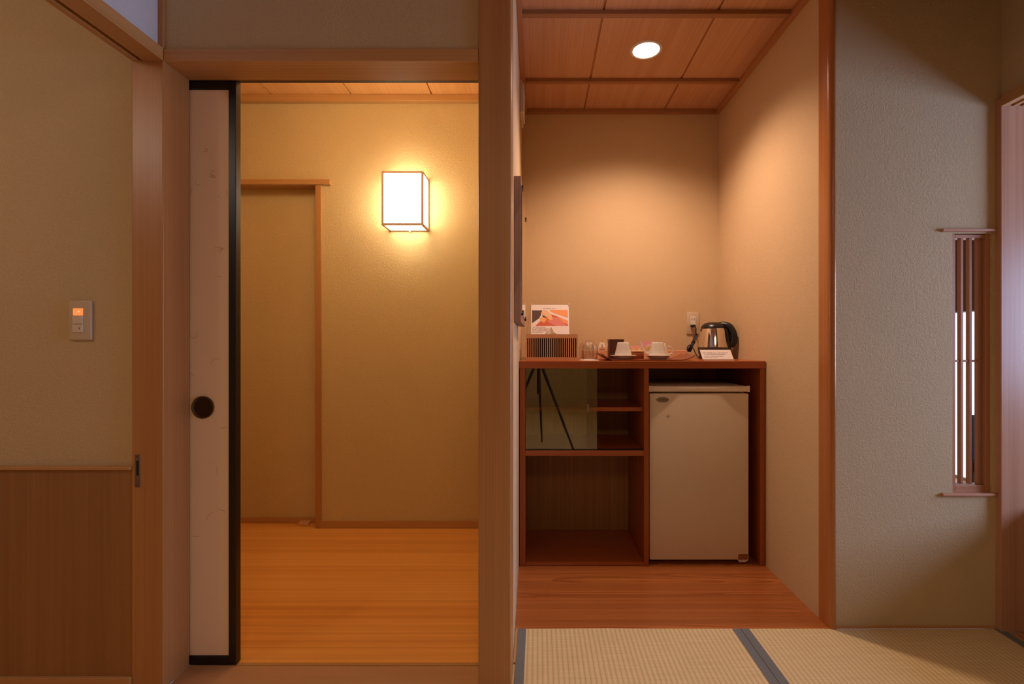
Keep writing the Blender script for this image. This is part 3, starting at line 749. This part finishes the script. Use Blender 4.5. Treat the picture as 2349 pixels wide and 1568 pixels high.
def bp(x, y): return (px(1200+x*120/2091, D), pz(690+y*90/1568, D))
def pic(poly, d, mi): plate_xz(pbm, [bp(x, y) for x, y in poly], D-.0001-d*.00012, D+.0002, mi)
pbm = NB()
pic([(360,375),(1780,360),(1785,1000),(365,1010)], 1, 0)
pic([(360,380),(760,380),(720,560),(640,700),(360,900)], 2, 1)
pic([(1050,360),(1775,360),(1780,680),(1500,590),(1250,500),(1100,440)], 2, 2)
pic([(480,1008),(640,860),(760,760),(900,640),(1130,540),(1400,640),(1780,800),(1788,1000)], 2, 3)
pic([(950,830),(1150,650),(1400,660),(1650,900),(1700,1000),(1300,1000)], 3, 4)
pic([(1400,650),(1780,800),(1788,960),(1600,850)], 4, 2)
pic([(660,690),(760,660),(880,700),(900,780),(860,870),(780,860),(680,780)], 4, 5)
pic([(830,640),(960,690),(930,800),(870,780)], 5, 2)
pic([(760,560),(830,600),(980,680),(930,700),(780,650)], 5, 1)
pic([(700,490),(770,420),(1010,620),(1110,740),(1080,790),(960,680)], 6, 6)
pic([(740,375),(920,370),(1130,560),(1180,740),(1130,770),(1000,600),(830,420)], 7, 6)
pic([(830,420),(960,540),(1030,600),(1000,620),(850,470)], 8, 0)
obj('printed_photo', pbm, [M['paper'], M['p_brown'], M['p_orange'], M['p_red'], M['p_pink'], M['p_yellow'], M['p_skin']], bs)
bm = NB()
def textrow(bm, xa, xb, y, h, yy, f, seed):
    random.seed(seed); x = xa
    while x < xb:
        w_ = random.uniform(h*.5, h*1.1)
        if random.random() > .14:
            xq, z_ = f(x, y); xq2, z2 = f(min(x+w_, xb), y+h)
            box(bm, xq, xq2, yy, yy+.0003, z2, z_-(z_-z2)*random.uniform(0,.35))
        x += w_*1.25
textrow(bm, 800, 1330, 290, 26, D-.0004, bp, 1)
for k, (a_, b_) in enumerate(((395,890),(365,1020),(380,960),(380,1000),(365,960))): textrow(bm, a_, b_, 1050+k*46, 26, D-.0004, bp, 10+k)
obj('printed_text', bm, M['text'], bs)
bs_y = bs.location.y
for ch_ in bs.children:                     # the sheet leans back
    if ch_.name.startswith('side_strut'): continue
    for v in ch_.data.vertices: v.co.y += (v.co.z-.29)*.32
bs.location.y = bs_y

# tumblers on a doily
tum = [(0.0335,0),(.0345,.012),(.0365,.045),(.0362,.062),(.031,.078),(.022,.087),(.019,.090),(.019,.097),(.0205,.100),(0,.1005),
       (0,.093),(.016,.0865),(.0285,.0765),(.0345,.062),(.0348,.045),(.0328,.012),(.0318,0),(.0335,0)]
def tumbler(cx, cy, label):
    t = lathe(NB(), tum, 0, 0, 0, 48)
    o = obj('glass_tumbler', t, M['glass'], None, smooth=True); o.location = (cx, cy, TZ+.0022)
    tag(o, label, 'glass', 'upturned tumblers beside the tissue box'); return o
g = tumbler(px(1353,2.36), 2.36, 'nearer upturned glass tumbler on the white paper doily')
g.scale = (1.06, 1.06, .98)
g = tumbler(px(1345.5,2.45), 2.45, 'farther upturned glass tumbler, half behind the other one')
g.scale = (1.06, 1.06, .98)
def doily(cx, cy, label, rr=.047, rot=0, dz=0):
    bm = NB(); n_ = 64; vt = []; vb = []
    for i in range(n_):
        r = rr*(1+.045*math.cos(12*2*PI*i/n_))
        vt.append(bm.verts.new((r*math.cos(2*PI*i/n_), r*math.sin(2*PI*i/n_), .0016))); vb.append(bm.verts.new((r*math.cos(2*PI*i/n_), r*math.sin(2*PI*i/n_), 0)))
    bm.faces.new(vt); bm.faces.new(list(reversed(vb)))
    for i in range(n_): bm.faces.new((vb[i], vb[(i+1)%n_], vt[(i+1)%n_], vt[i]))
    o = obj('paper_doily', bm, M['tissue']); o.location = (cx, cy, TZ+dz); tag(o, label, 'doily', 'paper doilies under the tumblers'); return o
doily(px(1352,2.33), 2.333, 'white paper doily under the nearer tumbler')
doily(px(1345.5,2.47), 2.46, 'white paper doily under the farther tumbler', .040)

# long light wood tray at the back with pouches
D = 2.62
x0, x1 = px(1339,D), px(1577,D); z1 = pz(803.5,D)
lt = thing('tea_box', 'long shallow light wooden box against the wall holding tea pouches', 'box', ((x0+x1)/2, D+.06, TZ))
obj('front_board', B(x0, x1, D, D+.007, TZ, z1, .0008), M['lightwood'], lt)
obj('back_board', B(x0, x1, D+.12, D+.127, TZ, z1, .0008), M['lightwood'], lt)
obj('end_board', B(x0, x0+.007, D+.0072, D+.1198, TZ, z1, .0008), M['lightwood'], lt)
obj('end_board', B(x1-.007, x1, D+.0072, D+.1198, TZ, z1, .0008), M['lightwood'], lt)
obj('base_board', B(x0+.0072, x1-.0072, D+.0072, D+.1198, TZ, TZ+.005), M['lightwood'], lt)
bm = NB()
for k, (a_, b_) in enumerate(((1574,1575.4),(1575.8,1577),(1574.4,1576.6))):
    box(bm, px(a_-1.0,D), px(b_-1.0,D), D-.0004, D-.0001, pz(812.0-k*.5,D), pz(809.6+k*.6,D))
obj('burnt_mark', bm, M['badge_text'], lt)
def pouch(cx, cy, w_, h_, label, tag_on=True, rz=0):
    t = thing('tea_pouch', label, 'tea bag', (cx, cy, TZ+.006), 'white tea pouches in the long wooden box')
    bm = NB(); prof = [(-.5,0),(.5,0),(.42,.45),(.33,.86),(.22,1),(-.20,1),(-.33,.86),(-.42,.5)]
    f_ = [bm.verts.new((cx+x*w_, cy-(.009 if z < .5 else .004), TZ+.006+z*h_)) for x, z in prof]
    b_ = [bm.verts.new((cx+x*w_, cy+(.009 if z < .5 else .004), TZ+.006+z*h_)) for x, z in prof]
    n_ = len(prof)
    for i in range(n_): bm.faces.new((f_[i], f_[(i+1)%n_], b_[(i+1)%n_], b_[i]))
    bm.faces.new(f_); bm.faces.new(list(reversed(b_)))
    bmesh.ops.bevel(bm, geom=bm.edges[:], offset=.002, segments=2, affect='EDGES')
    obj('pouch_bag', bm, M['pk_white'], t, smooth=True)
    bm = NB()
    for (a, b, c, d) in ((-.03,.03,.62,.86),(-.04,.05,.46,.56),(.0,.05,.58,.60)):
        box(bm, cx+a*w_, cx+b*w_, cy-.0098, cy-.0044 , TZ+.006+c*h_, TZ+.006+d*h_)
    obj('printed_marks', bm, M['text'], t)
    bm = NB(); box(bm, cx-.34*w_, cx-.05*w_, cy-.0096, cy-.007, TZ+.006+.52*h_, TZ+.006+.66*h_); box(bm, cx+.1*w_, cx+.36*w_, cy-.0096, cy-.007, TZ+.006+.50*h_, TZ+.006+.66*h_)
    obj('printed_flowers', bm, M['p_orange'], t)
    if tag_on: obj('orange_tie', plate_xz(NB(), [(cx-.004,TZ+.004+h_),(cx+.004,TZ+.004+h_),(cx+.002,TZ+.020+h_),(cx-.001,TZ+.024+h_)], cy-.001, cy+.001), M['orange'], t)
pouch(px(1381.5,2.645), 2.652, .050, .082, 'white pouch with an orange tie, right of the tumblers')
pouch(px(1366,2.645), 2.652, .032, .062, 'small white pouch seen through the tumbler', False)
pouch(px(1397.5,2.66), 2.665, .034, .086, 'white pouch mostly hidden behind the dark woven box', False)

# curved reddish tray
D0, D1_ = 2.275, 2.52
tr = NB()
prof = []
xl, xr = px(1378.5,2.33), px(1571,2.44)
n_ = 40
for i in range(n_+1):
    s = i/n_; x = xl+(xr-xl)*s
    lft = max(0, 1-(x-xl)/.055); rgt = max(0, 1-(xr-x)/.065)
    z = TZ+.0012+.028*lft**1.7+.022*rgt**1.8
    prof.append((x, z))
ysl = [D0, D0+.004, D0+.03, (D0+D1_)/2, D1_-.03, D1_]
top = [[tr.verts.new((x, y+ (.02 if False else 0), z+.004)) for y in ysl] for x, z in prof]
bot = [[tr.verts.new((x, y, z)) for y in ysl] for x, z in prof]
for i in range(n_):
    for k in range(len(ysl)-1):
        tr.faces.new((top[i][k], top[i][k+1], top[i+1][k+1], top[i+1][k])); tr.faces.new((bot[i][k], bot[i+1][k], bot[i+1][k+1], bot[i][k+1]))
    tr.faces.new((top[i][0], top[i+1][0], bot[i+1][0], bot[i][0])); tr.faces.new((top[i][-1], bot[i][-1], bot[i+1][-1], top[i+1][-1]))
for i in (0, n_):
    for k in range(len(ysl)-1): tr.faces.new((top[i][k], bot[i][k], bot[i][k+1], top[i][k+1]))
tag(obj('serving_tray', tr, M['redwood'], None, smooth=True), 'reddish wooden tray with upturned ends carrying the white cups', 'tray')
SZ = TZ+.0056
# dark woven box on the tray
D = 2.43
x0, x1, z1 = px(1398,D), px(1431.5,D), pz(778,D)
wb = thing('woven_box', 'dark brown woven square box on the tray behind the left cup', 'box', ((x0+x1)/2, D+.035, SZ))
bm = NB(); box(bm, x0+.001, x1-.001, D+.001, D+.069, SZ, z1-.004)
obj('box_body', bm, M['wicker'], wb)
bm = NB(); n1_ = 12; n2_ = 15; W_ = (x1-x0)/n1_; Hh = (z1-SZ)/n2_
for i in range(n1_):
    for j in range(n2_):
        o_ = .0012 if (i+j) % 2 else .0004
        box(bm, x0+i*W_+.0003, x0+(i+1)*W_-.0003, D-o_, D+.0012, SZ+j*Hh+.0003, SZ+(j+1)*Hh-.0003)
obj('weave', bm, M['wicker'], wb)
obj('lid_rim', B(x0-.001, x1+.001, D-.0015, D+.071, z1-.003, z1+.001, .001), M['wicker'], wb)
# small brown dish box
D = 2.40
x0, x1, z1 = px(1446,D), px(1477.5,D), pz(804,D)
db = thing('sugar_box', 'small glossy brown box with a pale rim, between the two front cups', 'box', ((x0+x1)/2, D+.035, SZ))
obj('box_body', B(x0, x1, D, D+.07, SZ, z1-.008, .004), M['cab'], db, smooth=True)
obj('rim', B(x0-.0005, x1+.0005, D-.0005, D+.0705, z1-.0078, z1, .0015), M['lightwood'], db)
# packets
def packet(poly, D, label):
    t = thing('sugar_packet', label, 'packet', (px(poly[0][0],D), D, pz(poly[2][1],D)), 'pink and yellow sugar packets')
    P = [(px(x,D), pz(y,D)) for x, y in poly]
    obj('wrapper', plate_xz(NB(), P, D, D+.003), M['pk_white'], t)
    def lerp(a, b, s): return (a[0]+(b[0]-a[0])*s, a[1]+(b[1]-a[1])*s)
    A, B_, C_, D_ = P
    obj('pink_print', plate_xz(NB(), [lerp(A,B_,.10), lerp(A,B_,.95), lerp(B_,C_,.25), lerp(lerp(A,D_,.62),lerp(B_,C_,.62),.14)], D-.0004, D+.0001), M['pk_pink'], t)
    obj('yellow_print', plate_xz(NB(), [lerp(lerp(A,D_,.66),lerp(B_,C_,.66),.14), lerp(lerp(A,D_,.30),lerp(B_,C_,.30),.93), lerp(lerp(A,D_,.48),lerp(B_,C_,.48),.93), lerp(lerp(A,D_,.88),lerp(B_,C_,.88),.2)], D-.0006, D+.0001), M['pk_yel'], t)
    bm = NB()
    for s in (.55, .66): 
        q = lerp(lerp(A,D_,.72),lerp(B_,C_,.72),s); box(bm, q[0]-.0007, q[0]+.0007, D-.0007, D-.0001, q[1]-.006, q[1]+.003)
    obj('printed_text', bm, M['text'], t)
    return t
packet([(1467.5,782),(1502,781.5),(1499,808),(1478.5,808)], 2.55, 'larger pink and yellow packet standing behind the right front cup')
packet([(1446,793),(1473,793),(1468,803.5),(1451.5,803.5)], 2.47, 'smaller pink and yellow packet lying over the small brown box')

# cups and saucers
def cup(cx, cy, z, handle_ang, label):
    t = thing('coffee_cup', label, 'cup', (cx, cy, z), 'upturned white cups')
    prof = [(.0410,0),(.0420,.0012),(.0398,.010),(.0345,.034),(.0292,.058),(.0278,.0645),(.0262,.0660),(.0235,.0655),(.0225,.062),(0,.0615),
            (0,.057),(.024,.0565),(.0275,.053),(.0330,.033),(.0380,.010),(.0393,.001),(.0405,0)]
    # fluted outside
    bm = NB(); lathe(bm, prof, cx, cy, z, 64)
    obj('cup_body', bm, M['ceramic'], t, smooth=True)
    c, s = math.cos(handle_ang), math.sin(handle_ang)
    pts = smoothpath([(cx+c*r, cy+s*r, z+h) for r, h in ((.034,.050),(.046,.050),(.058,.040),(.062,.027),(.055,.014),(.045,.011),(.0375,.014))], 6)
    bm = NB(); tube(bm, pts, .0026, 10); tube(bm, smoothpath([(cx+c*r, cy+s*r, z+h) for r, h in ((.056,.016),(.062,.012),(.067,.010))],4), .0022, 8)
    obj('handle', bm, M['ceramic'], t, smooth=True)
    return t
def saucer(cx, cy, z, label):
    prof = [(0,0),(.034,0),(.036,.0012),(.037,.003),(.052,.0125),(.0645,.0175),(.0650,.0185),(.0640,.0192),(.050,.0155),(.036,.0060),(.030,.0045),(0,.0045)]
    o = obj('saucer', lathe(NB(), prof, 0, 0, 0, 64), M['ceramic'], None, smooth=True); o.location = (cx, cy, z)
    tag(o, label, 'saucer', 'white saucers under the cups'); return o
for (ppx, D, ha, l1, l2) in ((1430, 2.345, PI*.62, 'left upturned white coffee cup, in front of the dark woven box', 'white saucer under the left cup'),
                    (1508.5, 2.345, PI*.80, 'right front upturned white cup, in front of the pink packet', 'white saucer under the right front cup')):
    X_ = px(ppx, D)
    saucer(X_, D, SZ, l2); cup(X_+(-.001), D, SZ+.0165, ha, l1)
X_ = px(1515, 2.455)
sv = saucer(X_, 2.455, SZ, 'white saucer at the back of the tray under the rear cup'); sv.scale = (.95,.62,.6)
cup(X_, 2.455, SZ+.0105, -.05, 'rear upturned white cup with its ring handle showing at right')

# ------------------------------------------------------------------ kettle
KX, KY = px(1637.5, 2.60), 2.60
kt = thing('electric_kettle', 'chrome and black electric kettle at the right end of the worktop', 'kettle', (KX, KY, TZ))
zt = lambda y: pz(y, 2.60)
obj('power_base', lathe(NB(), [(0,0),(.080,0),(.082,.004),(.080,.012),(.072,.018),(0,.018)], KX, KY, TZ, 56), M['black'], kt, smooth=True)
obj('lower_band', lathe(NB(), [(0,.0185),(.074,.0185),(.0800,.030),(.0840,zt(797)-TZ),(.0830,zt(796.6)-TZ),(0,zt(796.6)-TZ)], KX, KY, TZ, 64), M['black'], kt, smooth=True)
hb = zt(796)-TZ; ht = zt(753)-TZ
obj('chrome_body', lathe(NB(), [(0,hb),(.0835,hb),(.0810,hb+.02),(.0755,hb+.05),(.0700,ht-.014),(.0650,ht),(0,ht)], KX, KY, TZ, 72), M['chrome'], kt, smooth=True)
tp = zt(738.5)-TZ
obj('lid', lathe(NB(), [(.0655,ht+.0005),(.0640,ht+.007),(.0570,ht+.019),(.0430,tp-.0055),(.0230,tp-.0008),(0,tp)], KX-.003, KY, TZ, 64), M['black'], kt, smooth=True)
bm = NB(); hexa(bm, [(KX-.062,KY-.012,TZ+ht-.028),(KX-.062,KY+.012,TZ+ht-.028),(KX-.060,KY+.014,TZ+ht-.002),(KX-.060,KY-.014,TZ+ht-.002),
     (KX-.072,KY-.004,TZ+ht-.020),(KX-.072,KY+.004,TZ+ht-.020),(KX-.077,KY+.006,TZ+ht-.004),(KX-.077,KY-.006,TZ+ht-.004)])
obj('spout', bm, M['chrome'], kt)
ang = -math.radians(34); c, s = math.cos(ang), math.sin(ang)
def kp(r, h): return Vector((KX+c*r, KY+s*r, TZ+h))
pts = smoothpath([kp(.026,tp-.018), kp(.052,tp-.016), kp(.080,tp-.026), kp(.098,ht-.022), kp(.104,.112), kp(.100,.088), kp(.086,.068)], 8)
rr = [.017+.001*math.sin(PI*i/(len(pts)-1)) for i in range(len(pts))]
bm = NB(); tube(bm, pts, rr, 16, flat=(1.0,.85), up=(-s,c,0))
hd = obj('handle', bm, M['black'], kt, smooth=True)
pts = smoothpath([kp(.046,ht+.006), kp(.0685,ht-.012), kp(.0760,ht-.045), kp(.0800,hb+.010), kp(.082,hb-.012)], 8)
bm = NB(); tube(bm, pts, .021, 16, flat=(1.0,.40), up=(c,s,0)); obj('handle_mount', bm, M['black'], kt, smooth=True)
bm = NB(); box(bm, -.010, .010, -.006, .006, -.003, .003, .0015)
bmesh.ops.transform(bm, matrix=Matrix.Translation(kp(.076,tp-.0095)) @ Matrix.Rotation(ang, 4, 'Z') @ Matrix.Rotation(math.radians(24), 4, 'Y'), verts=bm.verts)
obj('switch_button', bm, M['steel'], hd)

# ------------------------------------------------------------------ notice card
D = 2.30
x0, x1 = px(1611.5,D), px(1682.5,D); zb = TZ; ztp = pz(802.5,D)
nc = thing('notice_card', 'small white printed card on a clear stand in front of the kettle', 'card', ((x0+x1)/2, D, TZ))
lean = .030
def cp(u, v, d=0):            # u along, v up the slanted card
    return ((x0-.004*v)+(x1-x0)*u, D-.003+lean*v-d, zb+.0065+(ztp-zb-.0065)*v)
def quad_plate(bm, us, vs, d0, d1, mi=0):
    P = [cp(us[0],vs[0],d0), cp(us[1],vs[0],d0), cp(us[1],vs[1],d0), cp(us[0],vs[1],d0), cp(us[0],vs[0],d1), cp(us[1],vs[0],d1), cp(us[1],vs[1],d1), cp(us[0],vs[1],d1)]
    hexa(bm, P)
bm = NB(); quad_plate(bm, (0,1), (0,1), 0, -.001); obj('card', bm, M['paper'], nc)
bm = NB(); quad_plate(bm, (-.01,1.01), (-.05,1.16), -.0015, -.004); box(bm, x0, x1, D-.012, D+.03, TZ, TZ+.0022)
obj('clear_stand', bm, M['acrylic'], nc)
obj('front_lip', B(x0, x1, D-.014, D-.0125, TZ, TZ+.0062), M['paper'], nc)
bm = NB()
random.seed(5)
for (ua, ub, v, h_) in ((.07,.88,.66,.075),(.07,.78,.50,.085),(.08,.70,.29,.06),(.08,.52,.17,.05)):
    u = ua
    while u < ub:
        w_ = random.uniform(.010,.024)
        if random.random() > .12: quad_plate(bm, (u, min(u+w_,ub)), (v, v+h_*random.uniform(.6,1)), .0004, .0001)
        u += w_+.005
obj('printed_text', bm, M['text'], nc)

# ------------------------------------------------------------------ outlet, plug and cord
D = AB
x0, x1, z0, z1 = px(1574.5,D), px(1602.5,D), pz(766,D), pz(716,D)
ot = thing('wall_outlet', 'beige wall socket on the alcove back wall above the kettle cord', 'outlet', ((x0+x1)/2, D, z0))
obj('cover_plate', B(x0, x1, D-.008, D-.0002, z0, z1, .0035), M['ivory'], ot, smooth=True)
ins = obj('socket_insert', B(px(1583,D), px(1594.5,D), D-.0105, D-.0078, pz(754,D), pz(725.5,D), .0008), M['white'], ot)
bm = NB()
for xx in (1586, 1591): box(bm, px(xx-.5,D), px(xx+.5,D), D-.0109, D-.0104, pz(734.5,D), pz(730,D))
obj('socket_slot', bm, M['slotdark'], ins)
pcx, pcz = px(1589.5,D-.02), pz(747,D-.02)
pl = thing('power_cord', 'black kettle power cord, plugged into the socket and tied in a bundle', 'power cord', (pcx, D-.02, pcz))
bm = NB(); box(bm, pcx-.014, pcx+.012, D-.036, D-.0106, pcz-.008, pcz+.007, .004, seg=3)
obj('plug', bm, M['blackm'], pl, smooth=True)
def q(x, y, Dd): return (px(x,Dd), Dd, pz(y,Dd))
path = [q(1593,748,2.785), q(1596.5,753,2.775), q(1596,762,2.77), q(1598,770,2.765)]
bm = NB(); tube(bm, smoothpath(path, 8), .0034, 8)
# bundle: several loops
random.seed(3)
for k in range(6):
    o_ = (k-2.5)*.9
    path = [q(1597+o_*.8,764+abs(o_),2.75), q(1594+o_*1.3,776,2.742+.004*k), q(1590+o_*.5,786,2.735), q(1585+o_*1.4,796,2.728+.004*k), q(1580+o_*1.6,804+(k%2)*2,2.722),
            q(1582+o_*1.6+1.5,799,2.716), q(1590+o_*.5+1.5,785,2.722), q(1596+o_*1.2+1.5,770,2.735)]
    tube(bm, smoothpath(path, 6), .0031, 8)
path = [q(1585,790,2.72), q(1579,793,2.715), q(1576,800,2.712), q(1577.5,803,2.712), q(1581,797,2.712), q(1585,790,2.715)]
tube(bm, smoothpath(path, 6), .0031, 8)
path = [q(1588,795,2.715), q(1592,802,2.70), q(1595,809,2.68), q(1598,814,2.66), q(1600,817.5,2.64)]
tube(bm, smoothpath(path, 8), .0031, 8)
obj('cord', bm, M['blackm'], pl, smooth=True)
bm = NB(); c0 = Vector(q(1590,785.5,2.728)); tube(bm, [c0+Vector((-.004,0,-.008)), c0+Vector((.005,0,.009))], .0105, 12)
obj('cable_tie', bm, M['black'], pl, smooth=True)

# ------------------------------------------------------------------ rest of the room (behind the camera)
t = thing('room_fill_light', 'added square fill light behind the viewpoint over the tatami', 'fill light', (.3, -1.4, 2.40))  # added glowing box, warms the room from out of view
obj('lamp_shade', B(0, .6, -1.7, -1.1, 2.38, 2.43), M['roomglow'], t)
bm = NB(); box(bm, -.02, 0, -1.72, -1.08, 2.37, 2.45); box(bm, .6, .62, -1.72, -1.08, 2.37, 2.45); box(bm, 0, .6, -1.72, -1.7, 2.37, 2.45); box(bm, 0, .6, -1.1, -1.08, 2.37, 2.45)
obj('frame', bm, M['lampframe'], t)
t = thing('pendant_lamp', 'paper pendant lamp of the side room left of the opening', 'pendant lamp', (-2.25, .2, 2.05))
obj('lamp_shade', B(-2.4, -2.1, .05, .35, 2.05, 2.25, .004), M['sideglow'], t)
obj('rod', B(-2.255, -2.245, .195, .205, 2.2505, 2.4495), M['black'], t)
t = thing('pendant_lamp', 'paper pendant lamp of the hall, hidden above the door lintel', 'pendant lamp', (-.85, 1.85, 2.17))
obj('lamp_shade', B(-.97, -.73, 1.76, 1.94, 2.17, 2.30, .004), M['hallglow'], t)
obj('rod', B(-.855, -.845, 1.845, 1.855, 2.3005, 2.4245), M['black'], t)
# tripod that carries the camera (only seen mirrored in the glass door)
tp_ = thing('camera_tripod', 'black photographic tripod mirrored in the cabinet glass', 'tripod', (0, -.12, 0))
obj('centre_column', tube(NB(), [Vector((0,-.12,.55)), Vector((0,-.12,.93))], .014, 12), M['tripodm'], tp_)
obj('head', B(-.03, .03, -.15, -.09, .93, .98, .005), M['tripodm'], tp_)
for a_ in (35, 155, 275):
    c, s = math.cos(math.radians(a_)), math.sin(math.radians(a_))
    obj('leg', tube(NB(), [Vector((.02*c,-.12+.02*s,.86)), Vector((.42*c,-.12+.42*s,.004))], [.015,.009], 12), M['tripodm'], tp_)
